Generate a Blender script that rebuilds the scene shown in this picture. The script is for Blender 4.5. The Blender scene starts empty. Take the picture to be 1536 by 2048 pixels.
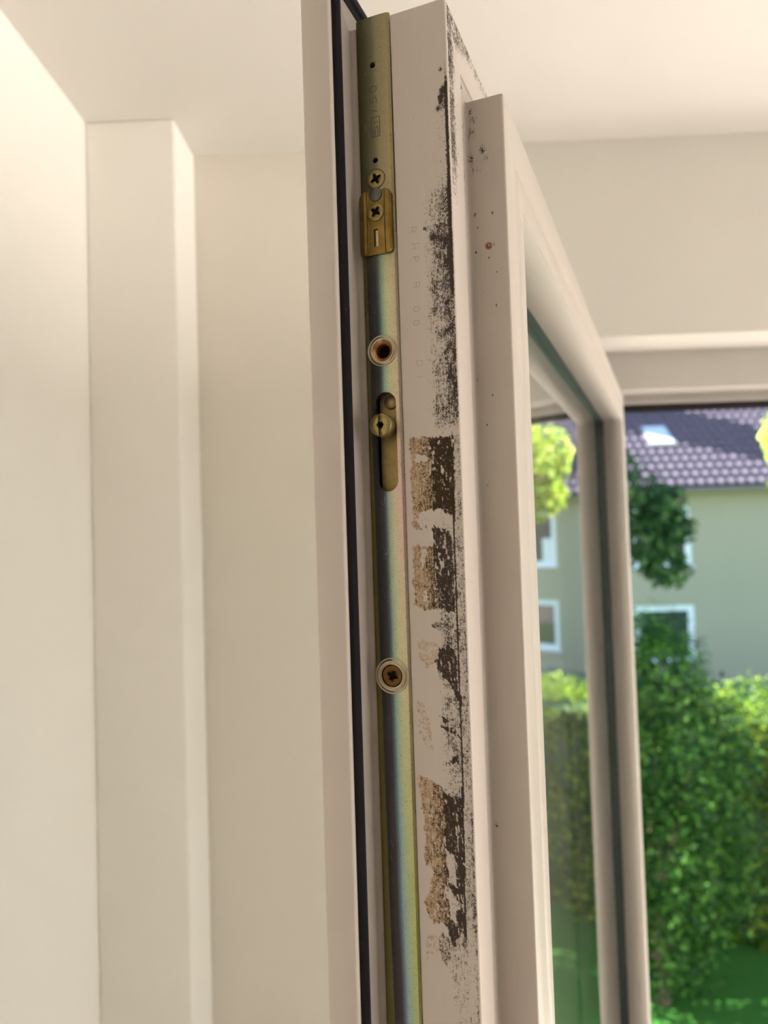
import bpy, bmesh, math, random
import numpy as np
from mathutils import Vector, Matrix

SC = bpy.context.scene
COL = SC.collection
PI = math.pi
ZC = 1.9            # eye height of the camera above the room floor

# ------------------------------------------------------------------ camera
R_ = Vector((0.9993, 0.0202, -0.0317)); U_ = Vector((0.0324, -0.0371, 0.9988)); F_ = Vector((-0.0190, 0.9991, 0.0377))
cd = bpy.data.cameras.new('camera'); cam = bpy.data.objects.new('camera', cd); COL.objects.link(cam)
cam.matrix_world = Matrix(((R_.x, U_.x, -F_.x, 0), (R_.y, U_.y, -F_.y, 0), (R_.z, U_.z, -F_.z, ZC), (0, 0, 0, 1)))
cd.sensor_fit = 'VERTICAL'; cd.sensor_height = 36.0; cd.sensor_width = 27.0
cd.lens = 36.0 * 1439.3 / 2048.0
cd.clip_start = 0.01; cd.clip_end = 300
cd.dof.use_dof = True; cd.dof.focus_distance = 0.318; cd.dof.aperture_fstop = cd.lens / 3.1
SC.camera = cam

# ------------------------------------------------------------------ light
SUN = Vector((-1.0, 0.47, 1.0)).normalized()
w = bpy.data.worlds.new('sky'); SC.world = w; w.use_nodes = True
wn = w.node_tree.nodes; wl = w.node_tree.links
sky = wn.new('ShaderNodeTexSky'); sky.sky_type = 'NISHITA'; sky.sun_disc = False
sky.sun_elevation = math.asin(SUN.z); sky.sun_rotation = math.atan2(SUN.x, SUN.y)
sky.air_density = 1.0; sky.dust_density = 2.0; sky.ozone_density = 1.0
wl.new(sky.outputs[0], wn['Background'].inputs[0]); wn['Background'].inputs[1].default_value = 0.31
sl = bpy.data.lights.new('sun', 'SUN'); sl.energy = 25.0; sl.angle = math.radians(0.6); sl.color = (1.0, 0.975, 0.94)
so = bpy.data.objects.new('sun', sl); COL.objects.link(so); so.rotation_euler = SUN.to_track_quat('Z', 'Y').to_euler(); so.location = (0, 0, 20)
vs = SC.view_settings; vs.view_transform = 'Standard'; vs.look = 'None'; vs.gamma = 1.0; vs.use_curve_mapping = False
vs.exposure = 0.97
SC.cycles.max_bounces = 24; SC.cycles.diffuse_bounces = 8; SC.cycles.transmission_bounces = 20; SC.cycles.glossy_bounces = 6
SC.cycles.sample_clamp_indirect = 12

# ------------------------------------------------------------------ helpers
def srgb(r, g, b):
    f = lambda c: ((c / 255 + .055) / 1.055) ** 2.4 if c / 255 > .04045 else c / 255 / 12.92
    return (f(r), f(g), f(b), 1)

class NT:
    def __init__(s, name):
        s.m = bpy.data.materials.new(name); s.m.use_nodes = True; s.t = s.m.node_tree; s.n = s.t.nodes; s.b = s.n['Principled BSDF']
    def new(s, ty, **k):
        n = s.n.new(ty)
        for a, v in k.items(): setattr(n, a, v)
        return n
    def link(s, a, b): s.t.links.new(a, b)
    def coord(s): return s.new('ShaderNodeTexCoord').outputs['Object']
    def attr(s, name):
        n = s.new('ShaderNodeAttribute'); n.attribute_name = name; return n.outputs['Fac']
    def val(s, x, sock):
        if isinstance(x, (int, float)): sock.default_value = x
        elif isinstance(x, tuple): sock.default_value = x
        else: s.link(x, sock)
    def math(s, op, a, b=0.0, c=None, clamp=False):
        n = s.new('ShaderNodeMath', operation=op); n.use_clamp = clamp
        s.val(a, n.inputs[0]); s.val(b, n.inputs[1])
        if c is not None: s.val(c, n.inputs[2])
        return n.outputs[0]
    def noise(s, scale, detail=3, rough=.5, vec=None, stretch=None, dist=0):
        n = s.new('ShaderNodeTexNoise'); n.inputs['Scale'].default_value = scale; n.inputs['Detail'].default_value = detail
        n.inputs['Roughness'].default_value = rough; n.inputs['Distortion'].default_value = dist
        v = vec or s.coord()
        if stretch:
            mp = s.new('ShaderNodeMapping'); mp.inputs['Scale'].default_value = stretch; s.link(v, mp.inputs[0]); v = mp.outputs[0]
        s.link(v, n.inputs['Vector']); return n.outputs['Fac']
    def mix(s, f, a, b):
        n = s.new('ShaderNodeMix', data_type='RGBA'); s.val(f, n.inputs[0]); s.val(a, n.inputs[6]); s.val(b, n.inputs[7]); return n.outputs[2]
    def ramp(s, f, stops):
        n = s.new('ShaderNodeValToRGB'); s.link(f, n.inputs[0]); e = n.color_ramp.elements
        while len(e) > 1: e.remove(e[-1])
        e[0].position = stops[0][0]; e[0].color = stops[0][1]
        for p, c in stops[1:]:
            x = e.new(p); x.color = c
        return n.outputs[0]
    def bump(s, h, strength=.2, dist=.001):
        n = s.new('ShaderNodeBump'); n.inputs['Strength'].default_value = strength; n.inputs['Distance'].default_value = dist
        s.link(h, n.inputs['Height']); s.link(n.outputs[0], s.b.inputs['Normal'])
    def set(s, col=None, rough=.5, metal=0.0, spec=None, **k):
        if col is not None: s.val(col, s.b.inputs['Base Color'])
        s.val(rough, s.b.inputs['Roughness']); s.val(metal, s.b.inputs['Metallic'])
        if spec is not None: s.b.inputs['Specular IOR Level'].default_value = spec
        for a, v in k.items(): s.val(v, s.b.inputs[a.replace('_', ' ')])
        return s.m

def plaster(name, c, rough=.9, amp=.06, sc=3, bsc=220, bs=.15):
    t = NT(name); n = t.noise(sc, 3); c2 = tuple(x * (1 - amp) for x in c[:3]) + (1,)
    t.set(t.mix(n, c, c2), rough, spec=.25); t.bump(t.noise(bsc, 4, .6), bs, .0015); return t.m

def link(name, me, mat=None, parent=None, smooth=False):
    o = bpy.data.objects.new(name, me); COL.objects.link(o)
    if mat is not None: me.materials.append(mat)
    if parent: o.parent = parent
    if smooth:
        me.polygons.foreach_set('use_smooth', [True] * len(me.polygons))
    return o
def tag(o, label=None, cat=None, group=None, kind=None):
    if label: o['label'] = label
    if cat: o['category'] = cat
    if group: o['group'] = group
    if kind: o['kind'] = kind
    return o
def empty(name, loc, rz=0, label=None, cat=None, group=None):
    o = bpy.data.objects.new(name, None); COL.objects.link(o); o.location = loc; o.rotation_euler = (0, 0, rz); o.empty_display_size = .1
    return tag(o, label, cat, group)
def boxbm(bm, a, b):
    x0, y0, z0 = a; x1, y1, z1 = b
    v = [bm.verts.new(p) for p in ((x0,y0,z0),(x1,y0,z0),(x1,y1,z0),(x0,y1,z0),(x0,y0,z1),(x1,y0,z1),(x1,y1,z1),(x0,y1,z1))]
    for f in ((0,3,2,1),(4,5,6,7),(0,1,5,4),(1,2,6,5),(2,3,7,6),(3,0,4,7)): bm.faces.new([v[i] for i in f])
def boxes(name, L, mat, parent=None, bev=0.0, kind=None):
    bm = bmesh.new()
    for a, b in L: boxbm(bm, a, b)
    if bev: bmesh.ops.bevel(bm, geom=list(bm.edges), offset=bev, segments=2, affect='EDGES', profile=.5)
    me = bpy.data.meshes.new(name); bm.to_mesh(me); bm.free()
    o = link(name, me, mat, parent)
    if kind: o['kind'] = kind
    return o
def rawmesh(name, V, Fc):
    me = bpy.data.meshes.new(name); me.from_pydata([tuple(v) for v in V], [], Fc); me.update(); return me
def npmesh(name, V, Q):
    """fast quad/tri mesh from numpy arrays"""
    V = np.asarray(V, dtype=np.float32); Q = np.asarray(Q, dtype=np.int32); k = Q.shape[1]
    me = bpy.data.meshes.new(name); me.vertices.add(len(V)); me.vertices.foreach_set('co', V.ravel())
    me.loops.add(Q.size); me.loops.foreach_set('vertex_index', Q.ravel())
    me.polygons.add(len(Q)); me.polygons.foreach_set('loop_start', np.arange(0, Q.size, k, dtype=np.int32))
    me.polygons.foreach_set('loop_total', np.full(len(Q), k, dtype=np.int32))
    me.update(calc_edges=True); me.validate(); return me

# numpy value noise -------------------------------------------------
_rng = np.random.RandomState(7); _T = _rng.rand(256, 256)
def vnoise(x, y, s=1.0, seed=0):
    x = np.asarray(x) / s + seed * 17.3; y = np.asarray(y) / s + seed * 9.1
    xi = np.floor(x).astype(int); yi = np.floor(y).astype(int); fx = x - xi; fy = y - yi
    fx = fx * fx * (3 - 2 * fx); fy = fy * fy * (3 - 2 * fy); g = lambda a, b: _T[a % 256, b % 256]
    return (g(xi, yi) * (1 - fx) + g(xi + 1, yi) * fx) * (1 - fy) + (g(xi, yi + 1) * (1 - fx) + g(xi + 1, yi + 1) * fx) * fy
def inpoly(x, y, poly):
    c = np.zeros(x.shape, bool); n = len(poly)
    for i in range(n):
        x1, y1 = poly[i]; x2, y2 = poly[(i + 1) % n]
        if y1 == y2: continue
        hit = ((y1 > y) != (y2 > y)) & (x < (x2 - x1) * (y - y1) / (y2 - y1) + x1); c ^= hit
    return c
sstep = lambda a, b, x: (lambda t: t * t * (3 - 2 * t))(np.clip((x - a) / (b - a), 0, 1))

# ------------------------------------------------------------------ materials
WARM = (.80, .735, .64, 1)
M_wall = plaster('wall_paint', (.90, .865, .815, 1), bsc=160, bs=.12)
M_rough = plaster('textured_wall_dimmed', (.64, .61, .555, 1), bsc=380, bs=.55, sc=6)  # tone lowered to hold down the window light on this wall
M_bounce = plaster('bounce_render', (.64, .615, .575, 1), sc=1, bsc=20)  # for the unseen wall added to bounce sunlight
M_ceil = plaster('ceiling_paint', (.78, .75, .71, 1), bsc=140, bs=.08)
t = NT('floor_wood'); M_floor = t.set(t.mix(t.noise(4, 4, stretch=(1, 12, 1)), (.24, .20, .16, 1), (.33, .28, .225, 1)), .45)
def pvc(name, c=(.68, .63, .575, 1), rough=.35):
    t = NT(name); n = t.noise(700, 2, stretch=(1, 1, .02)); n2 = t.noise(30, 3)
    c2 = tuple(x * .93 for x in c[:3]) + (1,)
    t.set(t.mix(t.math('MULTIPLY_ADD', n, .5, t.math('MULTIPLY', n2, .5)), c, c2), rough, spec=.35); t.bump(n, .06, .0004); return t.m
M_pvc = pvc('window_pvc')
M_pvc_dim = pvc('dimmed_window_pvc', (.47, .435, .40, 1))  # PVC darkened to offset strong light on the fixed frame
t = NT('black_rubber'); M_rub = t.set(t.mix(t.math('GREATER_THAN', t.noise(900, 1), .80), (.006, .004, .006, 1), (.10, .09, .09, 1)), .5, spec=.12)
t = NT('glazing_seal'); M_seal = t.set((.03, .045, .04, 1), .35)
t = NT('spacer_bar'); M_spacer = t.set((.055, .12, .09, 1), .4, .2)
t = NT('window_glass'); M_glass = t.set((.975, .995, .985, 1), 0.0, Transmission_Weight=1.0, IOR=1.52)

# mould-stained white profile: speckle driven by per-vertex densities
def mould_material():
    t = NT('stained_window_pvc'); co = t.coord()
    streak = t.noise(700, 2, stretch=(1, 1, .02)); n2 = t.noise(30, 3)
    base = t.mix(t.math('MULTIPLY_ADD', streak, .5, t.math('MULTIPLY', n2, .5)), (.445, .395, .35, 1), (.40, .35, .31, 1))
    base = t.mix(t.attr('reveal_lift'), base, (.69, .63, .56, 1))  # reveal colour lightened in place of light that falls short there
    md = t.attr('mould'); tn = t.attr('tan'); rust = t.attr('rust')
    fine = t.noise(2100, 2, .6); mid = t.noise(800, 3, .7); vert = t.noise(1500, 2, .5, stretch=(1, 1, .12))
    s = t.math('MULTIPLY_ADD', fine, .40, t.math('MULTIPLY_ADD', mid, .40, t.math('MULTIPLY', vert, .20)))
    # noise is bunched near .5: spread it out to 0..1
    s = t.math('MULTIPLY_ADD', t.math('SUBTRACT', s, .5), 3.1, .5)
    f = t.math('MULTIPLY', t.math('SUBTRACT', md, s), 3.4, clamp=False)
    f = t.math('ADD', f, .30, clamp=True)
    f = t.math('MULTIPLY', f, t.math('MULTIPLY', md, 8.0, clamp=True))
    s2 = t.math('MULTIPLY_ADD', t.math('SUBTRACT', t.math('MULTIPLY_ADD', t.noise(800, 3, .6), .6, t.math('MULTIPLY', t.noise(2200, 2), .4)), .5), 3.0, .5)
    ft = t.math('MULTIPLY', t.math('ADD', t.math('MULTIPLY', t.math('SUBTRACT', tn, s2), 2.2), .55, clamp=True), t.math('MULTIPLY', tn, 6.0, clamp=True))
    c = t.mix(t.math('MULTIPLY', ft, .8), base, (.32, .20, .09, 1))
    mcol = t.mix(tn, (.030, .018, .014, 1), (.018, .011, .005, 1))
    c = t.mix(t.math('MULTIPLY', f, .97), c, mcol)
    c = t.mix(rust, c, (.16, .045, .010, 1))
    t.set(c, t.math('MULTIPLY_ADD', f, .45, .40), spec=.18)
    t.bump(t.math('MULTIPLY_ADD', f, .5, t.math('MULTIPLY', streak, .1)), .25, .0003)
    return t.m
M_stain = mould_material()

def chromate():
    """yellow-passivated zinc: iridescent tint plus painted-in dark and pale reflection bands across the plate"""
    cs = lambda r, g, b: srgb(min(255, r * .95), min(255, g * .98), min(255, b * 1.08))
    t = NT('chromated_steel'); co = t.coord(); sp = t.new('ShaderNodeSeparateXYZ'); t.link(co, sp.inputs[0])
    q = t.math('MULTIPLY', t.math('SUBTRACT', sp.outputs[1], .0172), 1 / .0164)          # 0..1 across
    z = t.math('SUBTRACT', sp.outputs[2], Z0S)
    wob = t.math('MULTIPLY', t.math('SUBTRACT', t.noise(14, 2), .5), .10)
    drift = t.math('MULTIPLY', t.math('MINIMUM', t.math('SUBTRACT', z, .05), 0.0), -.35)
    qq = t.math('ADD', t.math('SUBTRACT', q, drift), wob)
    col = t.ramp(qq, [(0, cs(120, 100, 48)), (.10, cs(112, 100, 62)), (.15, cs(52, 52, 44)), (.22, cs(44, 46, 50)), (.38, cs(52, 50, 56)), (.45, cs(74, 88, 84)), (.54, cs(142, 164, 134)), (.66, cs(182, 184, 128)), (.78, cs(192, 178, 132)), (.90, cs(190, 168, 128)), (1, cs(150, 140, 120))])  # dark and light reflection bands painted into the plate colour
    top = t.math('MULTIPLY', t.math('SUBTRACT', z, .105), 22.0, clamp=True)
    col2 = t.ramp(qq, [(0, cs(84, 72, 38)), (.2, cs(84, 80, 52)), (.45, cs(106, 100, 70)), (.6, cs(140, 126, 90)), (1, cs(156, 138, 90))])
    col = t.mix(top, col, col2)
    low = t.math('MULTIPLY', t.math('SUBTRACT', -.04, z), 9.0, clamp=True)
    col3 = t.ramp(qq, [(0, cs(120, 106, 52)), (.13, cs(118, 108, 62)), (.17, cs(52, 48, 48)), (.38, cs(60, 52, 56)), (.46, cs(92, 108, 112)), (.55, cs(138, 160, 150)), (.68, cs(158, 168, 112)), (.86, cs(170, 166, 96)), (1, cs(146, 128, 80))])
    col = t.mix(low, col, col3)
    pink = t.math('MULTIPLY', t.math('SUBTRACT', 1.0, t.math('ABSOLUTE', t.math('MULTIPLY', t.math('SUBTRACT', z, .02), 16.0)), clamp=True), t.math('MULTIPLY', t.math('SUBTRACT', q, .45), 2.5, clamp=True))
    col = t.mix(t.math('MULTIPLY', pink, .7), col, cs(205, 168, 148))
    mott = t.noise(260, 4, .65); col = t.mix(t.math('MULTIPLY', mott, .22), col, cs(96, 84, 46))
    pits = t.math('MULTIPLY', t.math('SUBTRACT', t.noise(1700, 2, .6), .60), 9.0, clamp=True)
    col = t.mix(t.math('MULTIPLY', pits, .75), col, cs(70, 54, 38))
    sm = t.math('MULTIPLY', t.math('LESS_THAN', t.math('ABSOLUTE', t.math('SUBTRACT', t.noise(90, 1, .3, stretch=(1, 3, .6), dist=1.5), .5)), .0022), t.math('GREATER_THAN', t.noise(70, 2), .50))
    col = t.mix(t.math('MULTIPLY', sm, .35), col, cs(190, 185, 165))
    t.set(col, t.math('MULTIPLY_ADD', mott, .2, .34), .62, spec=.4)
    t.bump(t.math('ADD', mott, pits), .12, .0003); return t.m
def metal(name, c1, c2, rough=.38, met=.8, sc=300):
    t = NT(name); n = t.noise(sc, 4, .65); t.set(t.mix(n, c1, c2), t.math('MULTIPLY_ADD', n, .2, rough - .1), met); t.bump(n, .12, .0003); return t.m
M_brass = metal('brass_coating', srgb(142, 116, 58), srgb(62, 46, 18), .38, .85, 120)
M_screw = metal('screw_zinc', srgb(165, 148, 96), srgb(92, 76, 42), .4)
M_bscrew = metal('brown_screw', srgb(112, 80, 34), srgb(74, 50, 22), .42)
M_ring = metal('pressed_ring', srgb(186, 174, 148), srgb(140, 124, 96), .35)
M_copper = metal('copper_countersink', srgb(204, 150, 104), srgb(160, 120, 74), .35)
M_pin = metal('grey_rivet', srgb(104, 104, 98), srgb(78, 76, 68), .5)
M_drive = metal('drive_rod', srgb(160, 140, 92), srgb(118, 98, 56), .45)
t = NT('cavity_shade'); M_dark = t.set((.010, .008, .006, 1), .95, spec=0.0)  # near-black stands in for shade inside holes and recesses
t = NT('stamped_line'); M_stamp = t.set(srgb(62, 50, 26), .6, .2)
t = NT('faint_print'); M_print = t.set(srgb(140, 124, 108), .5)

# ------------------------------------------------------------------ room shell
XL, XP, DW, DP, DF = -.406, -.285, 1.043, .946, 1.137
ZH, ZL = ZC + .577, ZC + .284
XJ, XR, YB = .225, 2.5, -2.6
OPX = 2.2; SILL = ZC - 1.14; YO = 1.42
def wallbox(name, L, mat): return boxes(name, L, mat, kind='structure')
wallbox('floor', [((XL - .2, YB - .2, -.2), (XR + .2, YO, 0))], M_floor)
wallbox('ceiling', [((XL - .2, YB - .2, ZH), (XR + .2, YO, ZH + .25))], M_ceil)
wallbox('wall_left', [((XL - .25, YB - .2, 0), (XL, YO, ZH))], M_wall)
wallbox('wall_right', [((XR, YB - .2, 0), (XR + .25, -1.0, ZH)), ((XR, .9, 0), (XR + .25, YO, ZH)), ((XR, -1.0, 2.44), (XR + .25, .9, ZH)), ((XR, -1.0, 0), (XR + .25, .9, .05))], M_wall)
wallbox('wall_back', [((XL, DW, 0), (0, YO, ZH))], plaster('smooth_back_wall_lifted', (.76, .71, .635, 1), bsc=160, bs=.1))  # same wall plane, lighter tone painted to make up for weaker light
wallbox('wall_window', [((0, DW, 0), (XJ, YO, ZH)), ((OPX, DW, 0), (XR, YO, ZH)), ((XJ, DW, ZL), (OPX, YO, ZH)), ((XJ, DW, 0), (OPX, YO, SILL))], M_rough)
boxes('trim_1', [((XL, DP, 0), (XP, DW, ZH))], M_wall, kind='structure', bev=.003)
wallbox('wall_rear', [((XL, YB - .2, 0), (XR, YB, ZH))], plaster('rear_wall_paint', (.30, .285, .26, 1)))
boxes('trim_2', [((XJ, DW - .05, SILL), (OPX, 1.125, SILL + .03))], M_pvc, kind='structure', bev=.004)

# unseen wall added right of the room to bounce sunlight indoors
wallbox('wall_bounce', [((8.5, -10, -3.28), (9.0, 4.2, 7.0))], M_bounce)

# window frame: profile swept round the opening
def sweep_rect(prof, x0, x1, z0, z1):
    """prof: closed list of (inset, y); returns verts, faces of a mitred frame"""
    V = []; Fc = []; n = len(prof)
    for cx, cz, sx, sz in ((x0, z0, 1, 1), (x1, z0, -1, 1), (x1, z1, -1, -1), (x0, z1, 1, -1)):
        for i, y in prof: V.append((cx + sx * i, y, cz + sz * i))
    for k in range(4):
        for j in range(n):
            a = k * n + j; b = k * n + (j + 1) % n; c = ((k + 1) % 4) * n + (j + 1) % n; d = ((k + 1) % 4) * n + j
            Fc.append((a, b, c, d))
    return V, Fc
FR = [(0, DF), (.0595, DF), (.0604, DF + .001), (.0604, 1.186), (.0625, 1.1865), (.0635, 1.1885), (.0655, 1.1885), (.0675, 1.1868), (.0763, 1.1865), (.0763, 1.215), (0, 1.215)]
wf = empty('window_1', (XJ, DF, SILL)); wf['kind'] = 'structure'
def local(V, o): return [(v[0] - o[0], v[1] - o[1], v[2] - o[2]) for v in V]
V, Fc = sweep_rect(FR, XJ, OPX, SILL, ZL)
o = link('window_frame', rawmesh('window_frame', local(V, wf.location), Fc), M_pvc_dim, wf)
V, Fc = sweep_rect([(.0763, 1.1864), (.082, 1.180), (.0885, 1.1855), (.0885, 1.192), (.0763, 1.192)], XJ, OPX, SILL, ZL)
link('frame_gasket', rawmesh('frame_gasket', local(V, wf.location), Fc), M_rub, wf)

# ------------------------------------------------------------------ the open sash
PHI = .36467; SX, SY = -.03497, .29911
ZT = ZC + .2473; ZB = ZC - 1.07; WID = .895
Z0S = ZC - ZB                       # eye level in sash coordinates
sash = empty('window_sash', (SX, SY, ZB), math.atan2(-math.cos(PHI), -math.sin(PHI)),
             'white plastic window sash swung open into the room, mould speckled along its latch edge', 'window sash')
# local axes: -x = inset from the free edge towards the hinge, y = towards the outdoor face, z = up from the sash foot
HT = ZT - ZB
SEC_mm = [(0, 1.6), (.2, .8), (.8, .2), (1.6, 0), (60, 0), (74, .6), (84, 6), (88, 14), (88, 24), (84, 24), (84, 50.0), (87.3, 49.6), (87.9, 49.9), (87.9, 75.0), (87.6, 75.7), (87, 76), (72.6, 76), (72.0, 75.6), (71.4, 76), (49.4, 76), (48.8, 75.7), (48.6, 75.1),
          (48.6, 59.2), (48.3, 58.5), (47.6, 58.35), (41.4, 58.35), (40.6, 57.9), (40.2, 58.5), (40.0, 58.9), (20.4, 58.9), (19.8, 58.7), (19.5, 58.1),
          (19.5, 34.2), (19.8, 33.75), (28.5, 33.75), (28.5, 17.0), (20.2, 17.0), (20.2, 14.5), (19.6, 13.7), (9.2, 13.7), (9.2, 12.2), (3.6, 12.2), (3.6, 13.7), (1, 13.7), (.3, 13.4), (0, 12.7)]
def refine(sec):
    out = []
    n = len(sec)
    for i in range(n):
        a = np.array(sec[i], float); b = np.array(sec[(i + 1) % n], float); L = np.linalg.norm(b - a)
        dense = (min(a[1], b[1]) > 33.5 and max(a[0], b[0]) < 49.5 and L > 3)
        k = int(max(1, round(L / (.5 if dense else 1e9)))) if dense else 1
        for j in range(k): out.append(a + (b - a) * j / k)
    return np.array(out)
STAINS = {
'TAN': [
    [(36.5,43.0),(55.4,41.8),(54.8,9.1),(51.6,10.0),(48.9,11.8),(44.1,12.0),(39.6,10.5),(38.6,7.6),(40.9,4.6),(43.4,5.3),(42.0,3.3),(38.9,3.0),(36.3,6.7),(36.0,24.7)] ,
    [(36.2,-3.9),(45.3,-3.9),(46.8,-21.8),(46.9,-30.5),(40.8,-31.0),(36.0,-28.5)] ,
    [(35.7,-99.2),(40.5,-99.6),(44.7,-102.5),(47.4,-105.9),(48.1,-115.9),(46.4,-128.2),(47.7,-140.2),(47.0,-146.3),(47.7,-156.2),(46.3,-160.4),(43.8,-158.4),(40.5,-159.4),(37.4,-154.8),(36.5,-149.9),(39.4,-143.4),(40.4,-138.2),(39.2,-136.3),(37.5,-135.1),(37.2,-129.4),(37.2,-119.2),(36.2,-109.1)] ,
],
'TANL': [
    [(37.0,-42.7),(45.8,-44.2),(46.6,-50.8),(39.9,-54.1),(37.0,-49.0)] ,
    [(35.5,-67.8),(38.4,-67.6),(41.4,-75.7),(42.7,-87.9),(38.8,-86.2),(36.0,-78.1)] ,
    [(36.5,-163.7),(41.0,-162.9),(42.5,-165.1),(46.7,-166.4),(47.6,-170.2),(44.2,-175.8),(42.8,-169.1),(39.0,-171.4),(36.7,-174.2)] ,
],
'K': [
    [(44.7,41.4),(55.0,42.3),(54.8,9.1),(51.6,10.0),(48.9,11.8),(46.3,11.9),(46.7,24.0),(45.8,36.7)] ,
    [(45.1,4.9),(49.7,4.1),(53.5,1.2),(53.8,-31.1),(46.9,-30.5),(46.8,-21.8),(45.5,-9.3),(45.2,-4.1),(45.8,0.0)] ,
    [(46.3,-46.2),(51.1,-45.5),(53.2,-47.5),(53.9,-52.6),(53.4,-63.8),(51.6,-61.2),(47.5,-56.9),(45.6,-53.9),(45.4,-48.7)] ,
    [(46.4,-103.5),(49.5,-107.3),(51.5,-105.9),(53.5,-107.3),(53.8,-127.3),(54.0,-139.2),(52.6,-149.0),(49.9,-147.8),(48.6,-144.4),(46.7,-142.7),(47.2,-141.2),(49.8,-139.8),(50.8,-135.7),(50.1,-130.8),(48.1,-129.0),(46.5,-126.2),(46.4,-116.1),(46.0,-108.0)] ,
    [(47.0,-157.3),(48.2,-155.1),(49.6,-157.9),(50.0,-152.2),(52.6,-150.4),(53.4,-156.8),(51.4,-160.0),(49.3,-163.9),(48.4,-167.1),(47.2,-164.3),(46.3,-159.4)] ,
    [(45.3,-74.0),(46.8,-74.1),(49.0,-75.2),(50.7,-74.7),(49.1,-76.4),(46.6,-75.8)] ,
    [(47.9,-92.6),(50.1,-91.8),(50.6,-89.3),(51.6,-90.5),(53.4,-88.7),(53.8,-93.1),(51.9,-93.7),(49.8,-93.1)] ,
    [(49.6,-56.8),(52.3,-60.4),(54.7,-65.1),(54.6,-67.6),(53.1,-66.0),(50.5,-61.3)] ,
    [(44.8,-76.9),(47.8,-77.8),(51.6,-79.3),(53.8,-81.8),(53.6,-82.8),(50.7,-80.4),(46.9,-78.6)] ,
],
'KM': [
    [(43.2,-36.4),(56.9,-34.5),(56.0,-39.8),(44.8,-39.7)] ,
    [(47.3,-32.2),(56.9,-32.1),(56.5,-44.3),(51.2,-44.5),(48.0,-41.4)] ,
    [(42.6,-161.5),(47.8,-164.2),(52.9,-159.3),(53.1,-164.2),(47.7,-169.2),(45.3,-175.6),(43.2,-174.0),(42.0,-167.2)] ,
    [(44.9,-50.8),(47.5,-55.9),(50.5,-61.9),(49.4,-64.0),(45.9,-59.0)] ,
],
'BARE': [
    [(38.8,6.6),(39.1,10.1),(42.3,11.7),(48.9,11.8),(53.1,9.1),(54.0,4.9),(53.5,2.5),(49.7,4.1),(45.4,5.3),(40.9,4.4)] ,
    [(30.8,3.2),(43.1,3.9),(45.4,1.1),(45.3,-3.1),(42.8,-4.1),(30.5,-3.3)] ,
    [(40.6,-5.1),(42.4,-5.1),(42.0,-9.3),(40.9,-14.5),(39.9,-11.3)] ,
    [(41.6,-19.7),(42.4,-21.8),(41.5,-28.1),(40.7,-26.0)] ,
    [(47.4,-6.3),(48.4,-6.9),(49.8,-11.5),(48.8,-13.1),(47.9,-10.4)] ,
    [(47.9,-129.1),(49.7,-130.2),(50.0,-139.8),(51.4,-142.0),(50.1,-142.8),(48.5,-141.0),(47.2,-141.2),(46.7,-132.2)] ,
    [(45.4,-144.1),(48.1,-145.1),(48.9,-148.0),(51.1,-149.2),(51.7,-150.5),(49.3,-153.9),(49.7,-158.8),(48.3,-157.1),(46.9,-150.3)] ,
    [(39.1,35.1),(43.5,34.4),(44.3,32.2),(43.0,31.7),(38.6,32.6)] ,
    [(49.5,28.1),(50.8,28.0),(50.9,26.3),(50.1,26.4)] ,
],
'LINE': [
    [(55.4,42.7),(54.8,9.1),(54.5,-36.2),(54.8,-66.7),(54.5,-99.1),(53.3,-163.2)] ,
],

}
SPOTS_B = [(60.6, 193.7, 2.2, .50), (61.6, 189.9, 2.4, .52), (60.2, 184, 3.2, .5), (65.7, 174.9, 2.6, .5), (66.8, 171.4, 2.0, .5), (59.8, 171.7, 2.4, .62), (62, 168, 4, .36), (61.2, 145.9, .7, .8), (69.2, 145.4, .8, .8), (62.1, 139.9, .6, .8), (61.0, 128.6, .6, .9), (63.2, 127.0, .8, .4), (66.9, 125.2, .6, .8), (72.3, 136.8, .5, .7), (62.8, 96.2, 2.2, .30), (69.5, 103.2, .6, .7), (59.5, 70.4, .6, .7), (66.1, 62.9, .5, .9), (63.3, 49.7, .5, .8), (62.5, 22.7, .5, .8), (60.7, -127.4, 1.0, .7), (64, 110, .4, .8), (70, 118, .4, .8)]
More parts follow.
